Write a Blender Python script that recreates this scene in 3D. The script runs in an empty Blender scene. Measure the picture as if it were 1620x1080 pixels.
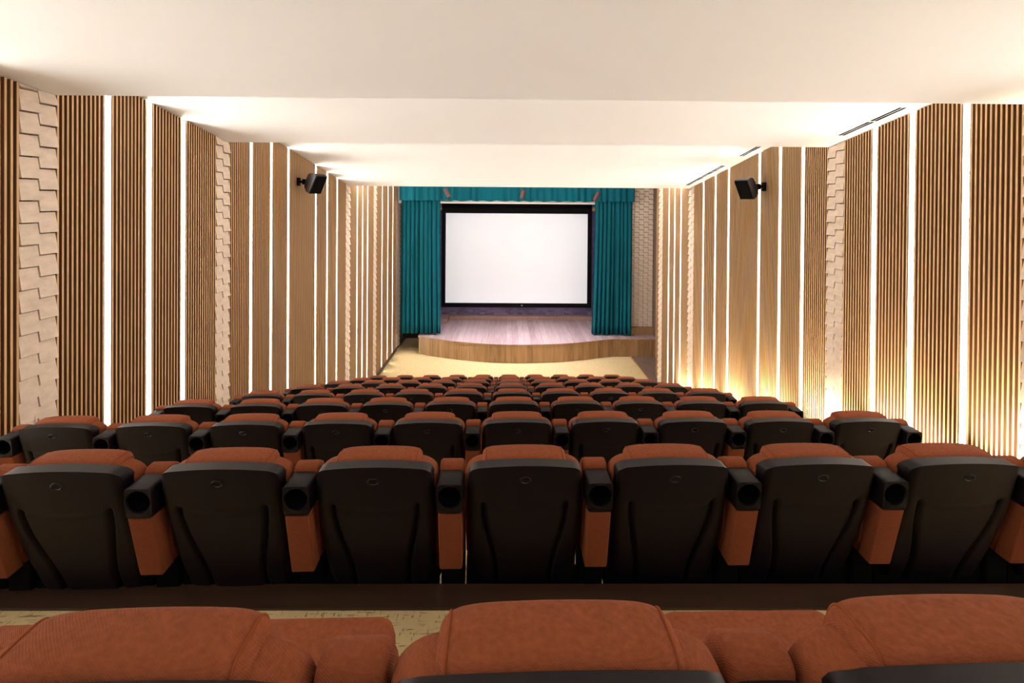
import bpy, bmesh, math, random
from mathutils import Vector, Matrix
random.seed(7)
PI = math.pi
C = bpy.context.scene.collection

# ------------------------------------------------------------------ camera, exposure, world
CAMZ = 4.94                      # eye height above the floor in front of the stage
cam = bpy.data.cameras.new('camera'); cam.sensor_width = 36; cam.lens = 36*800/1620
cam.shift_y = -0.1354; cam.clip_start = 0.02; cam.clip_end = 100
co = bpy.data.objects.new('camera', cam); C.objects.link(co)
M_ = (Matrix.Rotation(math.radians(-0.573), 4, 'Z') @ Matrix.Rotation(math.radians(89.6), 4, 'X')
      @ Matrix.Rotation(math.radians(0.42), 4, 'Z'))
co.matrix_world = Matrix.Translation((0, 0, CAMZ)) @ M_
sc = bpy.context.scene
sc.camera = co
sc.view_settings.view_transform = 'Standard'; sc.view_settings.look = 'None'
sc.view_settings.gamma = 1; sc.view_settings.use_curve_mapping = False
sc.view_settings.exposure = 0.62
w = bpy.data.worlds.new('world'); sc.world = w; w.use_nodes = True
w.node_tree.nodes['Background'].inputs[0].default_value = (1, .9, .8, 1)
w.node_tree.nodes['Background'].inputs[1].default_value = 0.02

# light levels
LED_E = 28.5         # wall light strips
COVE_W = 1.2          # cove lamps above the ceiling steps, W per metre
UP_E = 14.0
UP_W = 32           # W per uplight          # linear uplights at the foot of the right wall
SCREEN_E = 0.20
STAGE_W = 75
WARM = (1.0, 0.95, 0.865); WARMW = (1.0, 0.95, 0.89)

def area(name, loc, size, power, col, rot=(0, 0, 0), sy=None):
    l = bpy.data.lights.new(name, 'AREA'); l.energy = power; l.color = col
    l.shape = 'RECTANGLE'; l.size = size; l.size_y = sy or size
    o = bpy.data.objects.new(name, l); C.objects.link(o); o.location = loc; o.rotation_euler = rot
    return o

# room measures (X right, Y towards the stage, Z up, camera at 0,0,CAMZ)
XL, XR = -3.55, 4.15
YB = -1.6; YF = 18.55
E1, E2, E3 = 4.02, 6.5, 11.48
def ceil(y, side=0):
    if y < E1: return CAMZ + 1.274 - .120*y
    if y < E2: return CAMZ + 1.80 - .169*y
    if y < E3: return CAMZ + 2.17 - .165*y
    return CAMZ + .85
D = [.617] + [1.91 + 1.28*i for i in range(8)]
HT = 1.02
def H(n): return .53 + .404*n
def ztier(n): return CAMZ - H(n) - HT
EDGE = [.77] + [D[n+1] + .09 for n in range(8)] + [D[8] + 1.4]   # EDGE[n] = far edge of tier n-1
def floor(y):
    for i, e in enumerate(EDGE):
        if y < e: return ztier(i-1)
    return 0.0

# cove lamps that wash each higher ceiling section
for e, h in ((E1, .30), (E2, .36), (E3, .5)):
    area('cove_lamp', (.3, e+.06, CAMZ + {E1: .80, E2: .74, E3: .36}[e]), 7.2, COVE_W*7.2*{E1: .8, E2: .8, E3: 24}[e], WARMW, (math.radians(180-35), 0, 0), .05)
area('rear_fill_lamp', (.3, YB+.12, CAMZ + .75), 6.8, 62, WARMW, (math.radians(180-38), 0, 0), .06)  # unseen fill lamp added at the back wall to brighten the near ceiling
# stage lamps behind the curtain header
sl_ = area('stage_lamp', (.35, 15.2, CAMZ + .70), 4.0, STAGE_W, (.90, .87, 1.0), (math.radians(4), 0, 0), .2)
sl_.data.spread = math.radians(68)

# ------------------------------------------------------------------ helpers
def new_obj(name, bm, mat=None, parent=None, smooth=False, autos=None):
    me = bpy.data.meshes.new(name)
    bmesh.ops.recalc_face_normals(bm, faces=bm.faces)
    if smooth or autos:
        for f in bm.faces: f.smooth = True
        if autos:
            for e in bm.edges:
                if len(e.link_faces) == 2 and e.calc_face_angle(0) > math.radians(autos): e.smooth = False
    bm.to_mesh(me); bm.free()
    mats = mat if isinstance(mat, (list, tuple)) else [mat]
    for m in mats:
        if m: me.materials.append(m)
    o = bpy.data.objects.new(name, me); C.objects.link(o)
    if parent: o.parent = parent
    return o
def thing(name, label, cat, loc=(0, 0, 0), group=None, rotz=0):
    o = bpy.data.objects.new(name, None); C.objects.link(o); o.location = loc
    o.rotation_euler = (0, 0, rotz); o.empty_display_size = .1
    return tag(o, label, cat, group)
def tag(o, label, cat, group=None):
    o['label'] = label; o['category'] = cat
    if group: o['group'] = group
    return o
def struct(o): o['kind'] = 'structure'; return o
def box(bm, x0, x1, y0, y1, z0, z1, mi=0):
    v = [bm.verts.new(p) for p in ((x0,y0,z0),(x1,y0,z0),(x1,y1,z0),(x0,y1,z0),(x0,y0,z1),(x1,y0,z1),(x1,y1,z1),(x0,y1,z1))]
    fs = []
    for q in ((0,3,2,1),(4,5,6,7),(0,1,5,4),(1,2,6,5),(2,3,7,6),(3,0,4,7)):
        f = bm.faces.new([v[i] for i in q]); f.material_index = mi; fs.append(f)
    return v
def hexa(bm, pts, mi=0):          # 8 points, bottom loop then top loop
    v = [bm.verts.new(p) for p in pts]
    for q in ((0,3,2,1),(4,5,6,7),(0,1,5,4),(1,2,6,5),(2,3,7,6),(3,0,4,7)):
        f = bm.faces.new([v[i] for i in q]); f.material_index = mi
def rbox(bm, x0, x1, y0, y1, z0, z1, r=.01, seg=2, mi=0):
    t = bmesh.new(); box(t, x0, x1, y0, y1, z0, z1)
    bmesh.ops.bevel(t, geom=list(t.edges), offset=r, segments=seg, profile=.5, affect='EDGES')
    merge(bm, t, mi)
def merge(bm, t, mi=0):
    vm = {v: bm.verts.new(v.co) for v in t.verts}
    for f in t.faces:
        try:
            g = bm.faces.new([vm[v] for v in f.verts]); g.material_index = mi if mi else f.material_index
        except ValueError: pass
    t.free()
def cyl(bm, a, b, r, n=16, r2=None, mi=0):
    a = Vector(a); b = Vector(b); d = (b-a).normalized(); r2 = r if r2 is None else r2
    u = d.orthogonal().normalized(); w_ = d.cross(u)
    A = [bm.verts.new(a + r*(u*math.cos(2*PI*i/n) + w_*math.sin(2*PI*i/n))) for i in range(n)]
    B = [bm.verts.new(b + r2*(u*math.cos(2*PI*i/n) + w_*math.sin(2*PI*i/n))) for i in range(n)]
    for i in range(n):
        f = bm.faces.new((A[i], A[(i+1)%n], B[(i+1)%n], B[i])); f.material_index = mi
    bm.faces.new(A[::-1]).material_index = mi; bm.faces.new(B).material_index = mi
def prism(bm, poly, x0, x1, mi=0):  # polygon in YZ extruded along X
    a = [bm.verts.new((x0, y, z)) for y, z in poly]; b = [bm.verts.new((x1, y, z)) for y, z in poly]
    n = len(poly)
    bm.faces.new(a).material_index = mi; bm.faces.new(b[::-1]).material_index = mi
    for i in range(n): bm.faces.new((a[i], b[i], b[(i+1)%n], a[(i+1)%n])).material_index = mi

# ------------------------------------------------------------------ materials
def mat(name, col, rough=.6, bump=None, var=None, spec=.5, metal=0, emit=None, sheen=0):
    m = bpy.data.materials.new(name); m.use_nodes = True
    nt = m.node_tree; N = nt.nodes; L = nt.links; b = N['Principled BSDF']
    b.inputs['Base Color'].default_value = (*col, 1); b.inputs['Roughness'].default_value = rough
    b.inputs['Specular IOR Level'].default_value = spec; b.inputs['Metallic'].default_value = metal
    if sheen: b.inputs['Sheen Weight'].default_value = sheen; b.inputs['Sheen Roughness'].default_value = .5
    if emit:
        b.inputs['Emission Color'].default_value = (*emit[0], 1); b.inputs['Emission Strength'].default_value = emit[1]
    tc = N.new('ShaderNodeTexCoord')
    if var:      # var = (scale3, amount, detail)
        mp = N.new('ShaderNodeMapping'); mp.inputs['Scale'].default_value = var[0]
        ns = N.new('ShaderNodeTexNoise'); ns.inputs['Scale'].default_value = 1; ns.inputs['Detail'].default_value = 4
        L.new(tc.outputs['Object'], mp.inputs[0]); L.new(mp.outputs[0], ns.inputs[0])
        mx = N.new('ShaderNodeMixRGB')
        mx.inputs[1].default_value = (*[c*(1-var[1]) for c in col], 1)
        mx.inputs[2].default_value = (*[min(1, c*(1+var[1])) for c in col], 1)
        cr = N.new('ShaderNodeMapRange'); cr.inputs[1].default_value = .3; cr.inputs[2].default_value = .7
        L.new(ns.outputs[0], cr.inputs[0]); L.new(cr.outputs[0], mx.inputs[0])
        L.new(mx.outputs[0], b.inputs['Base Color'])
    if bump:     # bump = (scale3, strength)
        mp = N.new('ShaderNodeMapping'); mp.inputs['Scale'].default_value = bump[0]
        ns = N.new('ShaderNodeTexNoise'); ns.inputs['Scale'].default_value = 1; ns.inputs['Detail'].default_value = 3
        L.new(tc.outputs['Object'], mp.inputs[0]); L.new(mp.outputs[0], ns.inputs[0])
        bp = N.new('ShaderNodeBump'); bp.inputs['Strength'].default_value = bump[1]; bp.inputs['Distance'].default_value = .004
        L.new(ns.outputs[0], bp.inputs['Height']); L.new(bp.outputs[0], b.inputs['Normal'])
    return m
M = {}
M['ceiling'] = mat('ceiling_paint', (.825, .83, .84), .9)
M['plaster'] = mat('wall_paint', (.12, .08, .06), .8, bump=((20, 20, 20), .1))
M['wallback'] = mat('dark_wall_paint', (.03, .02, .016), .9, bump=((20, 20, 20), .1))
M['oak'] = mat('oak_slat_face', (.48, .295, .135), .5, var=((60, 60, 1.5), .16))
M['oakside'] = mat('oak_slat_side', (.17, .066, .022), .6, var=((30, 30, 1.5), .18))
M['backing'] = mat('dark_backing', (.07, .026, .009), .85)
M['stone'] = mat('pale_stone', (.58, .47, .38), .85, var=((9, 9, 22), .10), bump=((120, 120, 120), .6))
M['plastic'] = mat('dark_plastic', (.0034, .0012, .0023), .48, bump=((700, 700, 700), .06), spec=.22)
M['plasticblk'] = mat('black_plastic', (.0006, .0004, .0004), .7, spec=.08)
M['gloss'] = mat('gloss_black', (.004, .004, .004), .2, spec=.3)
M['white'] = mat('white_enamel', (.36, .32, .27), .6)
M['led'] = mat('led_diffuser', (.9, .85, .75), .5, emit=(WARM, LED_E))
M['uplight'] = mat('uplight_diffuser', (.9, .85, .75), .5, emit=((1, .87, .66), UP_E))
M['screen'] = mat('screen_fabric', (.74, .76, .80), .8, emit=((.86, .90, 1.0), SCREEN_E))  # weak emission stands in for light falling on the screen
M['black'] = mat('screen_border', (.004, .003, .004), .8, spec=.1)
M['wood_dark'] = mat('dark_wood', (.032, .014, .006), .5, var=((2, 30, 30), .25))
M['woodfloor'] = mat('brown_floor', (.13, .085, .065), .5, var=((20, 2, 2), .25))
M['metal'] = mat('dark_metal', (.04, .035, .035), .4, metal=.6)
M['slot'] = mat('vent_slot', (.002, .002, .003), .9, spec=0)
M['speaker'] = mat('speaker_cabinet', (.012, .007, .007), .38)
M['grille'] = mat('speaker_grille', (.002, .0014, .0014), .9, spec=.06, bump=((500, 500, 500), .6))
M['spotcan'] = mat('red_brown_metal', (.09, .025, .02), .4)
M['bracket'] = mat('brass_bracket', (.45, .25, .10), .4)

def fabric():
    m = mat('rust_fabric', (.2, .05, .018), .92, spec=.12)
    nt = m.node_tree; N = nt.nodes; L = nt.links; b = N['Principled BSDF']; tc = N['Texture Coordinate']
    mp = N.new('ShaderNodeMapping'); mp.inputs['Scale'].default_value = (90, 90, 420)
    ns = N.new('ShaderNodeTexNoise'); ns.inputs['Detail'].default_value = 3; ns.inputs['Scale'].default_value = 1
    L.new(tc.outputs['Object'], mp.inputs[0]); L.new(mp.outputs[0], ns.inputs[0])
    mx = N.new('ShaderNodeMixRGB'); mx.inputs[1].default_value = (.115, .027, .0085, 1); mx.inputs[2].default_value = (.24, .065, .026, 1)
    L.new(ns.outputs[0], mx.inputs[0]); L.new(mx.outputs[0], b.inputs['Base Color'])
    w1 = N.new('ShaderNodeTexWave'); w1.wave_type = 'BANDS'; w1.bands_direction = 'DIAGONAL'; w1.inputs['Scale'].default_value = 130; w1.inputs['Distortion'].default_value = 1.2
    w1.inputs['Detail'].default_value = 1
    L.new(tc.outputs['Object'], w1.inputs[0])
    ad = N.new('ShaderNodeMath'); ad.operation = 'ADD'; L.new(w1.outputs[1], ad.inputs[0]); L.new(ns.outputs[0], ad.inputs[1])
    bp = N.new('ShaderNodeBump'); bp.inputs['Strength'].default_value = .4; bp.inputs['Distance'].default_value = .0012
    L.new(ad.outputs[0], bp.inputs['Height']); L.new(bp.outputs[0], b.inputs['Normal'])
    return m
M['fabric'] = fabric()
M['piping'] = mat('rust_piping', (.17, .043, .015), .95, spec=.05)

def curtain_mat():
    return mat('teal_velvet', (.001, .075, .102), .9, var=((6, 6, 1), .12), spec=.15)
M['curtain'] = curtain_mat()

def carpet():
    m = mat('woven_carpet', (.42, .30, .13), .95)
    nt = m.node_tree; N = nt.nodes; L = nt.links; b = N['Principled BSDF']; tc = N['Texture Coordinate']
    def nz(s, d=2):
        mp = N.new('ShaderNodeMapping'); mp.inputs['Scale'].default_value = s
        n = N.new('ShaderNodeTexNoise'); n.inputs['Scale'].default_value = 1; n.inputs['Detail'].default_value = d
        L.new(tc.outputs['Object'], mp.inputs[0]); L.new(mp.outputs[0], n.inputs[0]); return n
    a = nz((15, 120, 120)); c = nz((120, 28, 28)); e = nz((300, 300, 300), 1)
    mxx = N.new('ShaderNodeMath'); mxx.operation = 'MAXIMUM'; L.new(a.outputs[0], mxx.inputs[0]); L.new(c.outputs[0], mxx.inputs[1])
    cr = N.new('ShaderNodeMapRange'); cr.inputs[1].default_value = .60; cr.inputs[2].default_value = .68
    L.new(mxx.outputs[0], cr.inputs[0])
    mx = N.new('ShaderNodeMixRGB'); mx.inputs[1].default_value = (.48, .36, .175, 1); mx.inputs[2].default_value = (.17, .11, .045, 1)
    L.new(cr.outputs[0], mx.inputs[0]); L.new(mx.outputs[0], b.inputs['Base Color'])
    bp = N.new('ShaderNodeBump'); bp.inputs['Strength'].default_value = .6; bp.inputs['Distance'].default_value = .004
    L.new(e.outputs[0], bp.inputs['Height']); L.new(bp.outputs[0], b.inputs['Normal'])
    return m
M['carpet'] = carpet()

def planks(name, c1, c2, axis, width, rough, gap):
    """wood boards running along Y ('Y') or up ('Z'); boards told apart along X"""
    m = mat(name, c1, rough)
    nt = m.node_tree; N = nt.nodes; L = nt.links; b = N['Principled BSDF']; tc = N['Texture Coordinate']
    sx = N.new('ShaderNodeSeparateXYZ'); L.new(tc.outputs['Object'], sx.inputs[0])
    d = N.new('ShaderNodeMath'); d.operation = 'DIVIDE'; L.new(sx.outputs[0], d.inputs[0]); d.inputs[1].default_value = width
    fl = N.new('ShaderNodeMath'); fl.operation = 'FLOOR'; L.new(d.outputs[0], fl.inputs[0])
    wn = N.new('ShaderNodeTexWhiteNoise'); wn.noise_dimensions = '1D'; L.new(fl.outputs[0], wn.inputs['W'])
    mp = N.new('ShaderNodeMapping'); mp.inputs['Scale'].default_value = (28, 1.2, 28) if axis == 'Y' else (28, 28, 1.8)
    L.new(tc.outputs['Object'], mp.inputs[0])
    ns = N.new('ShaderNodeTexNoise'); ns.inputs['Scale'].default_value = 1; ns.inputs['Detail'].default_value = 5
    L.new(mp.outputs[0], ns.inputs[0])
    av = N.new('ShaderNodeMath'); av.operation = 'MULTIPLY_ADD'; L.new(wn.outputs[0], av.inputs[0]); av.inputs[1].default_value = .5
    cr = N.new('ShaderNodeMapRange'); cr.inputs[1].default_value = .3; cr.inputs[2].default_value = .7; cr.inputs[4].default_value = .6
    L.new(ns.outputs[0], cr.inputs[0]); L.new(cr.outputs[0], av.inputs[2])
    mx = N.new('ShaderNodeMixRGB'); mx.inputs[1].default_value = (*c1, 1); mx.inputs[2].default_value = (*c2, 1)
    L.new(av.outputs[0], mx.inputs[0])
    fr = N.new('ShaderNodeMath'); fr.operation = 'FRACT'; L.new(d.outputs[0], fr.inputs[0])
    lt = N.new('ShaderNodeMath'); lt.operation = 'LESS_THAN'; L.new(fr.outputs[0], lt.inputs[0]); lt.inputs[1].default_value = .04
    ml = N.new('ShaderNodeMath'); ml.operation = 'MULTIPLY'; L.new(lt.outputs[0], ml.inputs[0]); ml.inputs[1].default_value = gap
    m2 = N.new('ShaderNodeMixRGB'); m2.inputs[2].default_value = (*[c*.35 for c in c1], 1)
    L.new(ml.outputs[0], m2.inputs[0]); L.new(mx.outputs[0], m2.inputs[1]); L.new(m2.outputs[0], b.inputs['Base Color'])
    return m
M['stagefloor'] = planks('stage_boards', (.19, .12, .12), (.42, .31, .31), 'Y', .19, .42, .7)
M['fascia'] = planks('stage_fascia_boards', (.16, .085, .035), (.38, .22, .10), 'Z', .16, .5, .5)
M['plinth'] = planks('plinth_boards', (.22, .12, .10), (.34, .21, .18), 'Z', 1.2, .5, .2)
M['tile1'] = mat('plum_tile', (.27, .22, .38), .45, var=((3, 3, 6), .2))

# ------------------------------------------------------------------ room shell
WL, WR = XL-.08, XR+.08          # faces of the bare walls behind the panels
XA = 4.78                        # right wall of the set-back bay beside the stage
YA = 13.93
bm = bmesh.new()
prof = [(YB, ztier(-1))]
for i, e in enumerate(EDGE):
    prof.append((e, ztier(i-1))); prof.append((e, ztier(i) if i < 9 else 0.0))
prof += [(YF, 0), (YF, -.3), (YB, -.3)]
prism(bm, prof, WL, XA)
struct(new_obj('floor', bm, M['carpet']))
# wooden edge boards and risers of the tiers
for i, e in enumerate(EDGE):
    z1 = ztier(i-1); z0 = ztier(i) if i < 9 else 0.0
    bm = bmesh.new()
    prism(bm, [(e-.105, z1), (e+.012, z1), (e+.012, z0+.001), (e+.0, z0+.001), (e+.0, z1-.0), (e-.105, z1+.0)][:0] or
          [(e-.105, z1+.001), (e-.105, z1+.010), (e+.016, z1+.010), (e+.016, z0+.002), (e+.001, z0+.002), (e+.001, z1+.001)], WL+.005, XR+.0)
    x = WL + 1.3
    struct(new_obj('trim_%d' % (i+1), bm, M['wood_dark']))
# brown floor along the right wall in front of the stage
bm = bmesh.new(); box(bm, 3.94, XA-.01, EDGE[-1]+.02, 15.86, .001, .012)
struct(new_obj('floor_side', bm, M['woodfloor']))
bm = bmesh.new(); box(bm, 3.90, 3.94, EDGE[-1]+.02, 15.86, .001, .02)
struct(new_obj('trim_20', bm, M['bracket']))
# ceilings: slabs with vertical ends
TOP = CAMZ + 2.1
bm = bmesh.new()
prism(bm, [(YB, ceil(YB)), (E1, ceil(E1-1e-6)), (E1, ceil(E1)), (E2, ceil(E2-1e-6)), (E2, ceil(E2)), (E3, ceil(E3-1e-6)), (E3, ceil(E3)),
           (YF+.1, ceil(E3)), (YF+.1, TOP), (YB, TOP)], WL, XA+.1)
struct(new_obj('ceiling', bm, M['ceiling']))
bm = bmesh.new(); box(bm, WL-.12, WL, YB, YF, -.3, TOP); struct(new_obj('wall_left', bm, M['plaster']))
bm = bmesh.new(); box(bm, WR, XA+.12, YB, YA, -.3, TOP); box(bm, XA, XA+.12, YA, YF, -.3, TOP)
struct(new_obj('wall_right', bm, M['plaster']))
bm = bmesh.new(); box(bm, WL-.12, XA+.12, YB-.12, YB, -.3, TOP); struct(new_obj('wall_back', bm, M['wallback']))
# front wall behind the screen: small relief tiles, dark plum
bm = bmesh.new()
box(bm, WL, XA, YF, YF+.15, -.3, TOP)
tw, th = .172, .078; SHT = .57 + .145
r = 0; z = SHT
while z < CAMZ + .1:
    x = -3.2 - (tw/2 if r % 2 else 0)
    while x < 3.9:
        k = random.random()
        a = .010 + .045*(k > .5); b = .010 + .035*(k <= .5)
        hexa(bm, [(x+.004, YF-a, z), (x+tw-.004, YF-a, z), (x+tw-.004, YF, z), (x+.004, YF, z),
                  (x+.004, YF-b, z+th-.004), (x+tw-.004, YF-b, z+th-.004), (x+tw-.004, YF, z+th-.004), (x+.004, YF, z+th-.004)])
        x += tw
    z += th; r += 1
struct(new_obj('wall_front', bm, M['tile1']))
# base boards
bm = bmesh.new(); box(bm, XL-.01, XL+.012, EDGE[-1]+.03, YF-.05, .002, .12); struct(new_obj('baseboard_left', bm, M['wood_dark']))

# ------------------------------------------------------------------ side walls: slat panels, stone columns, light strips
G = .08   # gap that holds a light strip
def slat_panel(side, y0, y1, label, xface=None, zb=None, zt=None):
    s = -1 if side == 'left' else 1
    xf = xface if xface is not None else (XL if s < 0 else XR)
    fl = zb or floor; cl = zt or ceil
    t = thing('slatted_panel', label, 'wall panel', (xf, (y0+y1)/2, fl((y0+y1)/2)), 'oak slat panels on the side walls')
    o = Vector(t.location)
    # the panel may cross a floor or ceiling step: cut pieces there
    cuts = [y0] + sorted(c for c in list(EDGE)+[E1, E2, E3] if y0+.02 < c < y1-.02) + [y1]
    bm = bmesh.new()
    for a, b in zip(cuts[:-1], cuts[1:]):
        m = (a+b)/2
        xs = sorted((xf+s*.035-o.x, xf+s*.078-o.x))
        za = fl(m)+.014-o.z
        hexa(bm, [(xs[0], a-o.y, za), (xs[1], a-o.y, za), (xs[1], b-o.y, za), (xs[0], b-o.y, za),
                  (xs[0], a-o.y, cl(a+1e-4)-.003-o.z), (xs[1], a-o.y, cl(a+1e-4)-.003-o.z), (xs[1], b-o.y, cl(b-1e-4)-.003-o.z), (xs[0], b-o.y, cl(b-1e-4)-.003-o.z)])
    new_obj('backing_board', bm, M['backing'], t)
    n = max(2, round((y1-y0)/.0425)); p = (y1-y0-.02)/(n-1)
    bm = bmesh.new(); wd = .018
    for i in range(n):
        yc = y0 + i*p; a, b = yc, yc+wd
        za = max(fl(a), fl(b))+.014-o.z; zz = min(cl(a), cl(b))-.003-o.z
        x0, x1 = xf-o.x, xf+s*.0345-o.x
        if s > 0: pts = [(x0, a-o.y), (x1, a-o.y), (x1, b-o.y), (x0, b-o.y)]
        else: pts = [(x1, a-o.y), (x0, a-o.y), (x0, b-o.y), (x1, b-o.y)]
        vs = [bm.verts.new((x, y, za)) for x, y in pts] + [bm.verts.new((x, y, zz)) for x, y in pts]
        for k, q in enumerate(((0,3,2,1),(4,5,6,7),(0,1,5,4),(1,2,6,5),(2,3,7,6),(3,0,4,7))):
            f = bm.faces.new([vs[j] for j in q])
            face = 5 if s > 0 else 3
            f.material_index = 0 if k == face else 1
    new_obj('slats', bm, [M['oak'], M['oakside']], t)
    return t
def light_strip(side, yc, label):
    s = -1 if side == 'left' else 1
    xf = XL if s < 0 else XR
    t = thing('light_strip', label, 'wall light', (xf, yc, floor(yc)), 'warm vertical light strips on the side walls')
    o = t.location; zb = max(floor(yc-.06), floor(yc+.06))+.015-o.z; zt = min(ceil(yc-.06), ceil(yc+.06))-.006-o.z
    h = G/2-.002
    def X(a): return sorted((s*a, s*.078))
    bm = bmesh.new()
    for a, b in ((-h, -h+.004), (h-.004, h)):
        x0, x1 = X(.004); box(bm, x0, x1, a, b, zb, zt)
    x0, x1 = X(.066); box(bm, x0, x1, -h+.004, h-.004, zb, zt)
    new_obj('channel', bm, M['white'], t)
    bm = bmesh.new(); a = sorted((s*.045, s*.0655)); box(bm, a[0], a[1], -h+.006, h-.006, zb+.01, zt-.01)
    new_obj('diffuser', bm, M['led'], t)
def stone_column(side, y0, y1, label):
    s = -1 if side == 'left' else 1
    xf = XL if s < 0 else XR
    t = thing('stone_column', label, 'wall cladding', (xf, (y0+y1)/2, floor((y0+y1)/2)), 'stepped pale stone columns on the side walls')
    o = t.location; zb = max(floor(y0), floor(y1))+.014-o.z
    top = lambda yy: ceil(min(max(yy, y0+.001), y1-.001))-.003-o.z
    bm = bmesh.new(); xs = sorted((s*.05, s*.078)); hexa(bm, [(xs[0], y0-o.y, zb), (xs[1], y0-o.y, zb), (xs[1], y1-o.y, zb), (xs[0], y1-o.y, zb),
        (xs[0], y0-o.y, top(y0)), (xs[1], y0-o.y, top(y0)), (xs[1], y1-o.y, top(y1)), (xs[0], y1-o.y, top(y1))])
    new_obj('backing_board', bm, M['backing'], t)
    bm = bmesh.new(); P = .165; nc = 2; wcol = (y1-y0)/nc
    for c in range(nc):
        a = y0+c*wcol-o.y; b = a+wcol-.003
        z = zb - (P/2 if c % 2 else 0)
        ztop = min(top(a+o.y+.002), top(b+o.y-.002)); zroof = (top(a+o.y+.002), top(b+o.y-.002))
        while z < max(zroof):
            z0 = max(z, zb); z1 = z+P-.010
            if z1 - z0 > .02:
                j = random.uniform(-.003, .003)
                # tile leans out towards its lower edge and towards the stage end
                fa = -.013+j; fb = -.020+j    # lower edge: near side, far side
                ga = .012; gb = .008
                za, zc = min(z1, zroof[0]), min(z1, zroof[1])
                if za > z0+.005 and zc > z0+.005:
                    pts = [(s*(fa), a, z0), (s*.049, a, z0), (s*.049, b, z0), (s*fb, b, z0),
                           (s*ga, a, za), (s*.049, a, za), (s*.049, b, zc), (s*gb, b, zc)]
                    hexa(bm, pts)
            z += P
    new_obj('tiles', bm, M['stone'], t)

LS = {'left': [(-1.05, -.50, 0.05), (1.30, 1.92, 2.54, 3.16), (4.54, 5.06, 5.59), (7.06, 7.66, 8.26), (9.44, 10.04, 10.62), (12.05, 12.50, 12.95), (14.46, 15.15, 15.80)],  # both walls get an extra unseen strip beside the camera, brightening the ceiling
      'right': [(-1.05, -.50, .05), (1.30, 1.92, 2.54, 3.16), (4.54, 5.15, 5.68), (7.06, 7.65, 8.28), (9.43, 10.03, 10.64), (12.02, 12.46, 12.90)]}
ST = {'left': [(.62, .92), (3.72, 4.023), (6.21, 6.503), (11.20, 11.483), (13.52, 13.80), (16.30, 16.85)],
      'right': [(.62, .92), (3.72, 4.023), (6.19, 6.503), (11.18, 11.483), (13.42, 13.72)]}
ORD = ['first', 'second', 'third', 'fourth', 'fifth', 'sixth', 'seventh', 'eighth', 'ninth', 'tenth', 'eleventh', 'twelfth', 'thirteenth', 'fourteenth', 'fifteenth', 'sixteenth', 'seventeenth', 'eighteenth', 'nineteenth', 'twentieth', 'twenty-first', 'twenty-second', 'twenty-third']
ENDY = {'left': 16.30, 'right': YA-.01}
for side in ('left', 'right'):
    strips = [y for g in LS[side] for y in g]
    vis0 = 3.4 if side == 'left' else 4.0        # nearer than this lies outside the photo
    far = sum(1 for y in strips if y > vis0)
    seen = 0
    for y in strips:
        if y > vis0:
            seen += 1
            light_strip(side, y, 'bright vertical light strip in %s wall, %s counted from the camera' % (side, ORD[seen-1]))
        else:
            light_strip(side, y, 'unseen bright vertical light strip in %s wall beside the camera, %s from the back wall' % (side, ORD[strips.index(y)]))
    k = kb = 0
    for a, b in ST[side]:
        if b > vis0 and not (side == 'right' and b < 4.0):
            k += 1
            stone_column(side, a, b, 'pale stepped stone column on %s wall, %s counted from the camera' % (side, ORD[k-1]))
        else:
            kb += 1; stone_column(side, a, b, 'pale stepped stone column on %s wall beside the camera, %s from the back wall' % (side, ORD[kb-1]))
    marks = sorted([(y-G/2, y+G/2) for y in strips] + ST[side])
    y = YB+.01; k = kb = 0
    for a, b in marks + [(ENDY[side], 99)]:
        if a - y > .05:
            if a > vis0+.05:
                k += 1
                slat_panel(side, y+.003, a-.003, 'oak slatted panel on %s wall, %s counted from the camera' % (side, ORD[k-1]))
            else:
                kb += 1; slat_panel(side, y+.003, a-.003, 'oak slatted panel on %s wall beside the camera, %s from the back wall' % (side, ORD[kb-1]))
        y = b
bm_zb = lambda y: 0.0 if y < 15.86 else .57
slat_panel('right', YA+.1, 15.82, 'brown slatted panel in set-back bay right of the stage', xface=XA-.082, zb=lambda y: .0, zt=lambda y: ceil(14))

# linear uplights on the floor at the foot of the right wall
bounds = [YB+.1] + EDGE
for i in range(1, len(bounds)):
    a, b = bounds[i-1]+.05, bounds[i]-.16
    zf = floor((a+b)/2)
    t = thing('floor_uplight', 'slim linear uplight at the foot of right wall, %s tier from the back' % ORD[i-1], 'floor light', (XR-.19, (a+b)/2, zf), 'linear uplights along the right aisle')
    h = (b-a)/2
    bm = bmesh.new(); box(bm, -.03, -.026, -h, h, .002, .13); box(bm, .026, .03, -h, h, .002, .04); box(bm, -.026, .026, -h, h, .002, .02)
    new_obj('housing', bm, M['metal'], t)
    bm = bmesh.new(); box(bm, -.025, .025, -h+.01, h-.01, .0205, .032); new_obj('diffuser', bm, M['uplight'], t)
    al = area('uplight_lamp', (XR-.19, (a+b)/2, zf+.036), .04, UP_W, (1, .87, .66), (0, math.radians(180+24), 0), 2*h-.03)
    al.data.spread = math.radians(64)

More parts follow.
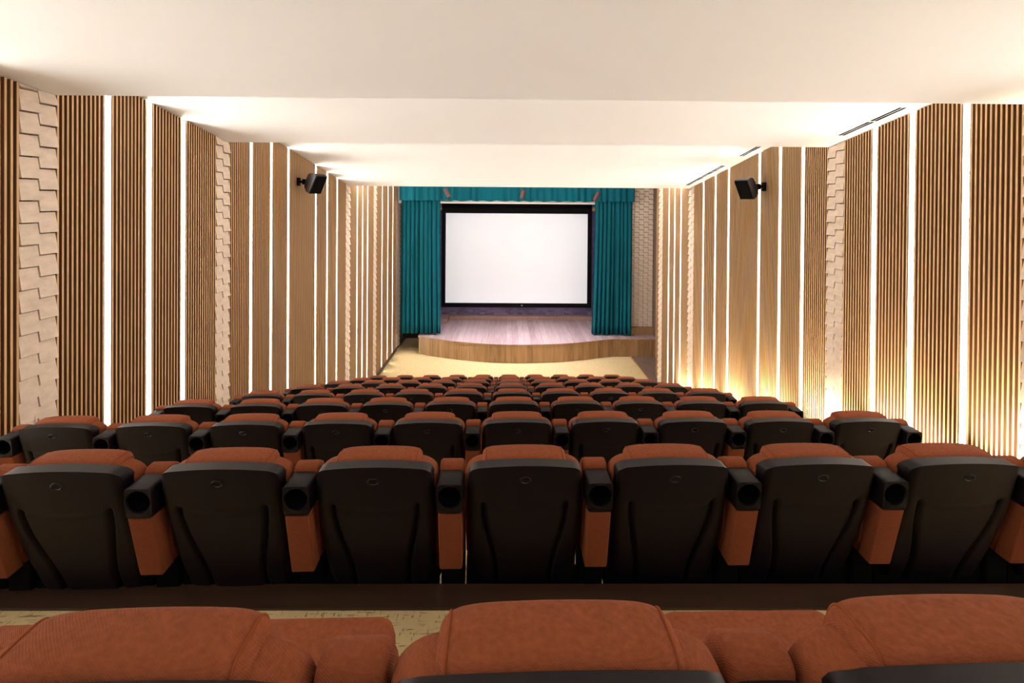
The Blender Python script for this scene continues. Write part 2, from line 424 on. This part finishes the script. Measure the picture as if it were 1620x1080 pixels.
# ------------------------------------------------------------------ slot vents in the ceiling
def vent(y0, y1, label):
    yc = (y0+y1)/2; z = ceil(yc); m = (ceil(y1-1e-4)-ceil(y0+1e-4))/(y1-y0)
    t = thing('slot_vent', label, 'ceiling vent', (3.96, yc, z-.001), 'slot vents in the ceiling')
    h = (y1-y0)/2
    def bar(bm, x0, x1, zz0, zz1, a=-h, b=h):
        hexa(bm, [(x0, a, a*m+zz0), (x1, a, a*m+zz0), (x1, b, b*m+zz0), (x0, b, b*m+zz0),
                  (x0, a, a*m+zz1), (x1, a, a*m+zz1), (x1, b, b*m+zz1), (x0, b, b*m+zz1)])
    bm = bmesh.new(); bar(bm, -.055, -.037, -.003, 0); bar(bm, -.007, .007, -.003, 0); bar(bm, .037, .055, -.003, 0)
    bar(bm, -.055, .055, -.003, 0, -h, -h+.01); bar(bm, -.055, .055, -.003, 0, h-.01, h)
    new_obj('frame', bm, M['ceiling'], t)
    for x in (-.022, .022):
        bm = bmesh.new(); bar(bm, x-.0145, x+.0148, -.006, -.001, -h+.011, h-.011); new_obj('slot', bm, M['slot'], t)
vent(5.02, 5.45, 'double slot air vent in ceiling above right wall, nearest the camera')
vent(5.47, 5.98, 'double slot air vent in ceiling above right wall, second nearest the camera')
vent(7.55, 8.53, 'short-looking slot air vent in ceiling, alone above the right wall speaker')
vent(9.22, 9.70, 'slot air vent in far ceiling, nearest of a line of three')
vent(9.72, 10.2, 'slot air vent in far ceiling, middle of a line of three')
vent(10.22, 11.1, 'slot air vent in far ceiling, farthest of a line of three')

# ------------------------------------------------------------------ stage
PTS = [(-2.78, 16.13), (-2.5, 15.95), (-2.2, 15.80), (-1.85, 15.65), (-1.43, 15.50), (-.95, 15.36), (-.48, 15.26), (-.1, 15.21), (.2, 15.20), (.6, 15.205), (1.0, 15.24), (1.45, 15.29), (1.9, 15.38),
       (2.4, 15.52), (2.97, 15.75), (3.2, 15.82), (3.4, 15.87), (XA-.01, 15.87)]
SH = .57; YSB = 18.3
def plan_prism(bm, pts, z0, z1, mi=0):
    a = [bm.verts.new((x, y, z0)) for x, y in pts]; b = [bm.verts.new((x, y, z1)) for x, y in pts]; n = len(pts)
    bm.faces.new(a[::-1]).material_index = mi; bm.faces.new(b).material_index = mi
    for i in range(n): bm.faces.new((a[i], a[(i+1)%n], b[(i+1)%n], b[i])).material_index = mi
st = thing('stage', 'low wooden stage with curved front below the screen', 'stage', (0, 0, 0))
bm = bmesh.new(); plan_prism(bm, PTS + [(XA-.01, YF-.03), (-2.78, YF-.03)], .002, SH-.05); new_obj('fascia', bm, M['fascia'], st)
off = [(x-.02 if i == 0 else x, y-.03) for i, (x, y) in enumerate(PTS)]
bm = bmesh.new(); plan_prism(bm, off + [(XA-.01, YF-.03), (-2.80, YF-.03)], SH-.05, SH-.004); new_obj('edge_board', bm, M['fascia'], st)
bm = bmesh.new(); plan_prism(bm, off + [(XA-.01, YF-.03), (-2.80, YF-.03)], SH-.004, SH); new_obj('floorboards', bm, M['stagefloor'], st)
bm = bmesh.new(); rbox(bm, -2.05, 3.7, YSB, YF-.062, SH+.001, SH+.14, .006); box(bm, -2.76, -2.06, 17.75, YF-.062, SH+.001, SH+.14)
tag(new_obj('stage_step', bm, M['plinth']), 'low wooden step along the tiled wall at the stage back', 'step')

# proscenium: stone clad wall right of the curtain, with wooden base
bm = bmesh.new()
box(bm, 4.0, XA-.002, 16.45, 16.6, SH+.001, ceil(14)-.002, 1)  # dark backing colour stands in for shade in the tile gaps
P = .166; wc = .155; c = 0; x = 4.0
while x < XA-.05:
    z = SH+.26-(P/2 if c % 2 else 0)
    while z < ceil(14)-P:
        z0 = max(z, SH+.26)
        hexa(bm, [(x, 16.385, z0), (x+wc-.008, 16.40, z0), (x+wc-.008, 16.449, z0), (x, 16.449, z0),
                  (x, 16.432, z+P-.016), (x+wc-.008, 16.44, z+P-.016), (x+wc-.008, 16.449, z+P-.016), (x, 16.449, z+P-.016)])
        z += P
    x += wc; c += 1
struct(new_obj('wall_stage_right', bm, [M['stone'], M['backing']]))
bm = bmesh.new(); rbox(bm, 4.0, XA-.003, 16.36, 16.449, SH+.001, SH+.24, .005); struct(new_obj('baseboard_stage', bm, M['fascia']))
# header beam (pale soffit) above the screen
bm = bmesh.new(); box(bm, WL+.001, XA-.001, 16.5, 16.95, CAMZ-.15, ceil(14)-.002); struct(new_obj('ceiling_header', bm, M['ceiling']))
# side piece behind left curtain
bm = bmesh.new(); box(bm, WL+.001, -2.79, 17.9, 18.0, .003, CAMZ-.09); struct(new_obj('wall_stage_left', bm, M['wallback']))

# ------------------------------------------------------------------ curtains
def curtain(name, label, x0, x1, y, z0, z1, n, amp, cat='curtain', group=None, seed=1, flare=0, swell=None):
    rnd = random.Random(seed)
    xs = []; N = n*10
    ph = [rnd.uniform(-1.1, 1.1) for _ in range(n+2)]; am = [rnd.uniform(.3, 1.5) for _ in range(n+2)]
    bm = bmesh.new(); R = 14; grid = []
    for r in range(R+1):
        t = r/R; row = []
        for i in range(N+1):
            u = i/N; k = u*n; j = int(k); f = k-j
            p = ph[j]*(1-f)+ph[j+1]*f; a = am[j]*(1-f)+am[j+1]*f
            th_ = 2*PI*k + p*(1+.5*(1-t))
            yy = amp*a*math.sin(th_)*(.75+.5*(1-t))
            xx = x0+(x1-x0)*u + .35*amp*math.cos(th_)*a
            if flare: xx += flare*(u if flare > 0 else (1-u))*(1-t)**2
            dz = 0.0 if r else .012*math.sin(th_*.5+1) + .006*rnd.random()
            row.append(bm.verts.new((xx, y+yy, z0+(z1-z0)*t+dz)))
        grid.append(row)
    for r in range(R):
        for i in range(N):
            bm.faces.new((grid[r][i], grid[r][i+1], grid[r+1][i+1], grid[r+1][i]))
    o = new_obj(name, bm, M['curtain'], smooth=True)
    md = o.modifiers.new('thick', 'SOLIDIFY'); md.thickness = .008
    return tag(o, label, cat, group)
CZ = CAMZ-4.33
curtain('stage_curtain', 'teal pleated stage curtain hanging left of the screen', -3.40, -2.17, 16.30, CZ+.01, CAMZ+.55, 9, .10, seed=3, flare=.05)
curtain('stage_curtain', 'teal pleated stage curtain hanging right of the screen', 2.84, 4.02, 16.30, CZ-.02, CAMZ+.55, 9, .10, seed=5, flare=-.08)
curtain('valance', 'short teal pleated valance across the top of the stage', -3.42, 4.03, 16.06, CAMZ-.065, CAMZ+.6, 34, .035, cat='valance', seed=9)
# rail the curtains hang from
bm = bmesh.new(); box(bm, -3.5, 4.1, 16.02, 16.34, CAMZ+.602, CAMZ+.64)
tag(new_obj('curtain_rail', bm, M['metal']), 'dark rail carrying the teal valance, hidden above the ceiling edge', 'rail')

# ------------------------------------------------------------------ projection screen
sx0, sx1, sz0, sz1, sy = -2.18, 2.90, CAMZ-3.72, CAMZ-.51, 18.1
t = thing('projection_screen', 'large blank white projection screen in a black surround', 'screen', ((sx0+sx1)/2, sy, sz0))
o = t.location
bm = bmesh.new(); box(bm, sx0-o.x, sx1-o.x, 0, .01, 0, sz1-sz0); new_obj('screen_surface', bm, M['screen'], t)
bm = bmesh.new()
L0, L1, Z0, Z1 = sx0-o.x, sx1-o.x, 0, sz1-sz0
box(bm, L0-.14, L0, -.03, .03, Z0-.15, Z1+.35); box(bm, L1, L1+.15, -.03, .03, Z0-.15, Z1+.35)
box(bm, L0, L1, -.03, .03, Z1, Z1+.35); box(bm, L0, L1, -.03, .03, Z0-.15, Z0)
new_obj('black_surround', bm, M['black'], t)
for x in (L0-.27, L1+.16):
    bm = bmesh.new(); rbox(bm, x, x+.13, -.02, .1, Z1+.10, Z1+.27, .01)
    b_ = new_obj('bracket', bm, M['bracket'], t); b_['label'] = 'small brass coloured bracket at a top corner'
bm = bmesh.new(); cyl(bm, (0.2, -.035, -.08), (.2, -.03, -.08), .025); new_obj('badge', bm, M['white'], t)

# ------------------------------------------------------------------ spot cans hanging before the valance
for i, (u, v, d, lab) in enumerate(((708, 305, 15.6, 'left'), (828, 306, 15.6, 'middle'), (945, 309, 15.6, 'right'))):
    X = (u-803)*d/800; Z = CAMZ + (315-v)*d/800
    t = thing('spotlight_can', 'small dark spotlight can before the teal valance, %s of three' % lab, 'spotlight', (X, d, Z), 'spotlight cans before the valance')
    dx = {0: .06, 1: -.02, 2: -.06}[i]
    bm = bmesh.new(); cyl(bm, (-dx, 0, .11), (dx, .10, -.13), .062, 18); new_obj('can', bm, M['spotcan'], t)
    bm = bmesh.new(); cyl(bm, (dx, .101, -.1305), (dx*1.02, .106, -.142), .052, 18); new_obj('lens', bm, M['gloss'], t)
    bm = bmesh.new(); cyl(bm, (-dx*.5, -.02, .08), (-dx*.5, -.02, ceil(14)-Z-.001), .012, 10); new_obj('stem', bm, M['metal'], t)

# ------------------------------------------------------------------ wall speakers
def speaker(side, y, z, label):
    s = -1 if side == 'left' else 1
    xf = XL if s < 0 else XR
    t = thing('wall_speaker', label, 'speaker', (xf, y, z), 'speakers on brackets on the side walls')
    # wall plate and arm
    bm = bmesh.new(); x0, x1 = sorted((0, -s*.03)); rbox(bm, x0, x1, -.05, .05, -.07, .07, .006); cyl(bm, (-s*.03, 0, 0), (-s*.145, 0, .0), .022, 12)
    rbox(bm, *sorted((-s*.08, -s*.125)), -.03, .03, -.045, .045, .006)
    new_obj('bracket', bm, M['plasticblk'], t)
    # body: trapezoid cabinet (wide front), long side up, tilted down and toed out to the room
    R_ = Matrix.Translation((-s*.27, 0, 0)) @ Matrix.Rotation(math.radians(s*26), 4, 'Z') @ Matrix.Rotation(math.radians(-s*28), 4, 'Y')
    def P(x, y_, z_): return (R_ @ Vector((-s*x, y_, z_, 1)))[:3]
    bm = bmesh.new(); rings = []
    for x, hy, hz in ((.115, .125, .17), (.03, .125, .17), (-.05, .105, .135), (-.12, .065, .085)):
        rings.append([bm.verts.new(P(x, a*hy, c*hz)) for a, c in ((-1, -1), (1, -1), (1, 1), (-1, 1))])
    for a, b in zip(rings[:-1], rings[1:]):
        for i in range(4): bm.faces.new((a[i], a[(i+1) % 4], b[(i+1) % 4], b[i]))
    bm.faces.new(rings[0]); bm.faces.new(rings[-1][::-1])
    bmesh.ops.bevel(bm, geom=list(bm.edges), offset=.006, segments=2, affect='EDGES')
    new_obj('cabinet', bm, M['speaker'], t, autos=40)
    bm = bmesh.new()
    hexa(bm, [P(*q) for q in ((.1155, -.113, -.158), (.13, -.113, -.158), (.13, .113, -.158), (.1155, .113, -.158), (.1155, -.113, .158), (.13, -.113, .158), (.13, .113, .158), (.1155, .113, .158))])
    new_obj('grille', bm, M['grille'], t)
speaker('left', 8.62, CAMZ+.27, 'black speaker on a bracket on the left wall')
speaker('right', 8.10, CAMZ+.23, 'black speaker on a bracket on the right wall')

# ------------------------------------------------------------------ cinema seats
def sstep(a, b, x):
    t = max(0, min(1, (x-a)/(b-a))); return t*t*(3-2*t)
def lean(z):                                  # rear face of the shell
    return -.06 + .20*(.97-z) + .22*(.97-z)**2
def shell_bm():
    bm = bmesh.new(); NX, NZ = 96, 60; zb = .40; grids = []
    for side in (0, 1):
        g = []
        for j in range(NZ+1):
            t = j/NZ; row = []
            for i in range(NX+1):
                u = -1 + 2*i/NX
                au = abs(u)
                top = .972 - .020*u*u
                if au > .82: q = (au-.82)/.18; top -= .040*(1-math.sqrt(max(0, 1-q*q)))
                z = zb + t*(top-zb)
                hw = .214 + .004*math.sin(PI*(1-t)) - .014*(1-t)**3
                x = u*hw
                y = lean(z) + .012*u*u + (.018*(au-.86)/.14*(au-.86)/.14 if au > .86 else 0)
                if side == 0:
                    if z < .815:
                        gx = .158 - .050*sstep(.80, .45, z)
                        dpt = .020*sstep(.815, .800, z)
                        dx = (abs(x)-gx)
                        # sharp outer wall, softer inner wall
                        k = math.exp(-(dx/.0065)**2) if dx > 0 else math.exp(-(dx/.010)**2)
                        y += dpt*k
                    zl = .80-.022*(1-min(1, (x/.158)**2))
                    if abs(x) < .158: y += .0022*math.exp(-((z-zl)/.006)**2)
                else:
                    y = max(y+.030, -.004 + .10*(.97-z)) if False else y+.056
                row.append(bm.verts.new((x, y, z)))
            g.append(row)
        grids.append(g)
    a, b = grids
    for j in range(NZ):
        for i in range(NX):
            bm.faces.new((a[j][i], a[j][i+1], a[j+1][i+1], a[j+1][i]))
    # front face coarse enough to share the border
    for j in range(NZ):
        for i in range(NX):
            bm.faces.new((b[j][i], b[j+1][i], b[j+1][i+1], b[j][i+1]))
    rim = [(a[0][i], b[0][i]) for i in range(NX+1)] + [(a[j][NX], b[j][NX]) for j in range(1, NZ+1)] + \
          [(a[NZ][i], b[NZ][i]) for i in range(NX-1, -1, -1)] + [(a[j][0], b[j][0]) for j in range(NZ-1, 0, -1)]
    n = len(rim); be = []
    for k in range(n):
        p, q = rim[k], rim[(k+1)%n]
        bm.faces.new((p[0], p[1], q[1], q[0]))
    bm.verts.ensure_lookup_table(); bm.edges.ensure_lookup_table()
    # dissolve-free rounding of the rear rim
    rimset = {r[0] for r in rim}
    edges = [e for e in bm.edges if e.verts[0] in rimset and e.verts[1] in rimset and len(e.link_faces) == 2 and e.calc_face_angle(0) > .8]
    bmesh.ops.bevel(bm, geom=edges, offset=.0065, segments=3, profile=.5, affect='EDGES', clamp_overlap=True)
    return bm

def ringpts(x, w2, y0, y1, z0, ztopf, e, ylean, K=28, grow=0.0, pw=8):
    q = min(1, abs(x)/w2); sh = max(.02, (1-q**pw)**.3)
    zt = ztopf(x/w2)+grow; cy, hy = (y0+y1)/2, (y1-y0)/2+grow; out = []
    for k in range(K):
        th = 2*PI*k/K; c, s_ = math.cos(th), math.sin(th)
        sc_ = math.copysign(abs(c)**e, c); ss = math.copysign(abs(s_)**e, s_)
        zz = (zt+z0)/2 + ss*(zt-z0)/2*(1 if ss < 0 else (1-.30*(1-sh)))
        out.append((x, cy + sc_*hy*(.30+.70*sh) + ylean(zz), zz))
    return out
def pillow(bm, w2, y0, y1, z0, ztopf, e=.30, nx=48, ylean=None):
    """upholstered block: rounded cross section in YZ swept along X, rounded ends"""
    rings = []
    for i in range(nx+1):
        x = w2*math.sin((-1 + 2*i/nx)*PI/2)
        rings.append([bm.verts.new(p) for p in ringpts(x, w2, y0, y1, z0, ztopf, e, ylean)])
    K = 28
    for a, b in zip(rings[:-1], rings[1:]):
        for k in range(K): bm.faces.new((a[k], a[(k+1)%K], b[(k+1)%K], b[k]))
    bm.faces.new(rings[0]); bm.faces.new(rings[-1][::-1])

def tube(bm, pts, r, n=6):
    prev = None
    for i, p in enumerate(pts):
        p = Vector(p); d = (Vector(pts[min(i+1, len(pts)-1)]) - Vector(pts[max(i-1, 0)])).normalized()
        u = d.orthogonal().normalized() if prev is None else (pu - d*pu.dot(d)).normalized()
        w_ = d.cross(u); pu = u
        ring = [bm.verts.new(p + r*(u*math.cos(2*PI*k/n)+w_*math.sin(2*PI*k/n))) for k in range(n)]
        if prev:
            for k in range(n): bm.faces.new((prev[k], prev[(k+1)%n], ring[(k+1)%n], ring[k]))
        prev = ring

def make_seat():
    t = thing('cinema_seat', '', 'seat')
    new_obj('back_shell', shell_bm(), M['plastic'], t, autos=50)
    sl = lambda z: .22*(.97-z) + .16*(.97-z)**2 if z < .97 else .22*(.97-z)
    bm = bmesh.new()
    pillow(bm, .228, -.004, .105, .50, lambda q: .955-.026*abs(q)**4, .42, ylean=sl)
    new_obj('backrest_cushion', bm, M['fabric'], t, smooth=True)
    bm = bmesh.new(); HA = (.163, -.006, .122, .78, lambda q: .978-.008*q*q, .44)
    pillow(bm, *HA, ylean=sl)
    hr = new_obj('headrest', bm, M['fabric'], t, smooth=True)
    for s in (-1, 1):
        bm = bmesh.new()
        p = ringpts(s*.1485, *HA, sl, K=56, grow=.0004)
        tube(bm, [q for q in p[27::-1]+p[:0:-1] if q[2] > .90 or False][::1] if False else [q for q in p[0:29] if q[2] > .86], .0022)
        new_obj('piping', bm, M['piping'], hr, smooth=True)
    # seat cushion and pan
    bm = bmesh.new()
    t2 = bmesh.new(); box(t2, -.229, .229, .17, .70, .35, .485)
    bmesh.ops.bevel(t2, geom=[e for e in t2.edges], offset=.045, segments=5, profile=.5, affect='EDGES'); merge(bm, t2)
    new_obj('seat_cushion', bm, M['fabric'], t, autos=60)
    bm = bmesh.new(); rbox(bm, -.20, .20, .20, .60, .275, .329, .012); new_obj('seat_pan', bm, M['plasticblk'], t)
    # foot bracket, and a black board standing in for shade under the seat
    bm = bmesh.new(); rbox(bm, -.17, .17, .20, .27, .004, .274, .008); rbox(bm, -.226, .226, .135, .16, .004, .45, .006)
    new_obj('base', bm, M['plasticblk'], t)
    # oval emblem recess
    bm = bmesh.new(); n = 28; zc = .912; yc = lean(zc)
    rings = []
    for rr, dy in ((1.0, -.0005), (.92, -.0022), (.74, -.0022), (.66, .001), (.30, .0035)):
        ring = [bm.verts.new((.023*rr*math.cos(2*PI*k/n), yc - .21*.0155*rr*math.sin(2*PI*k/n) + dy - .0005, zc+.0155*rr*math.sin(2*PI*k/n))) for k in range(n)]
        rings.append(ring)
    for a, b in zip(rings[:-1], rings[1:]):
        for k in range(n): bm.faces.new((a[k], a[(k+1)%n], b[(k+1)%n], b[k]))
    bm.faces.new(rings[-1])
    new_obj('emblem', bm, M['gloss'], t, smooth=True)
    return t

def make_console():
    t = thing('armrest_console', '', 'armrest')
    # black housing with a round opening that faces backwards
    bm = bmesh.new(); n = 48; hx = .049; z0, z1 = .785, .902; yr = -.052; yf = .05; cz = .849; r = .0415
    def outline(th):
        c, s_ = math.cos(th), math.sin(th)
        hz = (z1-z0)/2; mz = (z1+z0)/2
        # rounded rectangle through superellipse around the box centre, seen from the hole centre
        e = .28
        return (hx*math.copysign(abs(c)**e, c), mz + hz*math.copysign(abs(s_)**e, s_))
    A = []; B = []; Cc = []; Dd = []; Ee = []; Ff = []
    for k in range(n):
        th = 2*PI*k/n; x, z = outline(th)
        slant = .10*(z1-z)
        A.append(bm.verts.new((x, yf, z))); B.append(bm.verts.new((x, yr+.004+slant, z)))
        B2 = (x*.965, yr+slant, cz+(z-cz)*.965); Cc.append(bm.verts.new(B2))
        cx, cz_ = r*math.cos(th), cz+r*math.sin(th); sl = .10*(z1-cz_)
        Dd.append(bm.verts.new((cx*1.05, yr+sl, cz+(cz_-cz)*1.05))); Ee.append(bm.verts.new((cx, yr+.004+sl, cz_)))
        Ff.append(bm.verts.new((cx*.94, yf-.01, cz+(cz_-cz)*.94)))
    loops = [A, B, Cc, Dd, Ee, Ff]
    for a, b in zip(loops[:-1], loops[1:]):
        for k in range(n): bm.faces.new((a[k], a[(k+1)%n], b[(k+1)%n], b[k]))
    bm.faces.new(Ff[::-1]); bm.faces.new(A)
    new_obj('housing', bm, M['plastic'], t, autos=55)
    # inside liner
    bm = bmesh.new(); m = 32
    R1 = [bm.verts.new((.0388*math.cos(2*PI*k/m), yr+.014, cz+.0388*math.sin(2*PI*k/m))) for k in range(m)]
    R2 = [bm.verts.new((.036*math.cos(2*PI*k/m), yf-.0115, cz+.036*math.sin(2*PI*k/m))) for k in range(m)]
    for k in range(m): bm.faces.new((R1[k], R1[(k+1)%m], R2[(k+1)%m], R2[k]))
    bm.faces.new(R2)
    new_obj('round_opening', bm, M['plasticblk'], t, smooth=True)
    # upholstered pad that dips forward to elbow height
    prof = [(.052, .80), (.052, .905), (.066, .920), (.10, .922), (.13, .905), (.165, .86), (.20, .78), (.24, .66), (.26, .56), (.25, .535), (.10, .535), (.07, .60), (.062, .70)]
    bm = bmesh.new(); prism(bm, prof, -.048, .048)
    bmesh.ops.bevel(bm, geom=[e for e in bm.edges if abs(e.verts[0].co.x-e.verts[1].co.x) < 1e-6], offset=.014, segments=4, profile=.5, affect='EDGES', clamp_overlap=True)
    new_obj('pad', bm, M['fabric'], t, autos=60)
    # upholstered side panel
    bm = bmesh.new(); prism(bm, [(-.036, .783), (.048, .783), (.059, .69), (.068, .60), (.097, .533), (.03, .53)], -.044, .044)
    bmesh.ops.bevel(bm, geom=[e for e in bm.edges if abs(e.verts[0].co.x-e.verts[1].co.x) < 1e-6], offset=.006, segments=2, profile=.5, affect='EDGES', clamp_overlap=True)
    new_obj('side_panel', bm, M['fabric'], t, autos=60)
    bm = bmesh.new(); rbox(bm, -.046, .046, .125, .245, .004, .527, .008); new_obj('foot', bm, M['plasticblk'], t)
    return t

def copy_tree(o, parent=None):
    c = o.copy(); C.objects.link(c)
    if parent: c.parent = parent
    for ch in list(o.children): copy_tree(ch, c)
    return c
ROWN = ['row at the bottom edge', 'nearest full row', 'second full row', 'third full row', 'fourth full row', 'fifth full row', 'sixth full row', 'seventh full row', 'last row before stage']
seat0 = make_seat(); con0 = make_console(); us = uc = False
SK = .021; XC = .075; S = .56
def place(o, n, x):
    y = D[n] + SK*x - .004*x*x
    o.location = (x, y, ztier(n)+.002); o.rotation_euler = (0, 0, math.atan(SK-.008*x))
for n in range(9):
    lo, hi = (-2, 2) if n == 0 else ((-4, 4) if n == 1 else (-5, 4))
    full = n >= 2
    vlo, vhi = {0: (-1, 1), 1: (-3, 3)}.get(n, (lo, hi))
    for j in range(lo, hi+1):
        o = seat0 if not us else copy_tree(seat0); us = True
        place(o, n, XC+S*j)
        if vlo <= j <= vhi:
            lab = 'rust fabric cinema seat with dark back, %s from left in %s' % (ORD[j-vlo], ROWN[n])
        else:
            lab = 'rust cinema seat, last at %s end of %s' % ('left' if j < 0 else 'right', ROWN[n])
        o['label'] = lab; o['group'] = 'rust and black cinema seats in rows'
    cl = (-2, 2) if n == 0 else ((-4, 5) if n == 1 else (-5, 5))
    k = 0
    for j in range(cl[0], cl[1]+1):
        if n == 0 and j == -2: continue
        o = con0 if not uc else copy_tree(con0); uc = True
        place(o, n, XC+S*(j-.5))
        vis = {0: (0, 1), 1: (-3, 4)}.get(n, cl)
        if vis[0] <= j <= vis[1]:
            lab = 'dark armrest console with rust pad, %s from the left in %s' % (ORD[k], ROWN[n]); k += 1
        else: lab = 'dark armrest console, last at the %s end of %s' % ('left' if j < 0 else 'right', ROWN[n])
        o['label'] = lab; o['group'] = 'armrest consoles between the cinema seats'
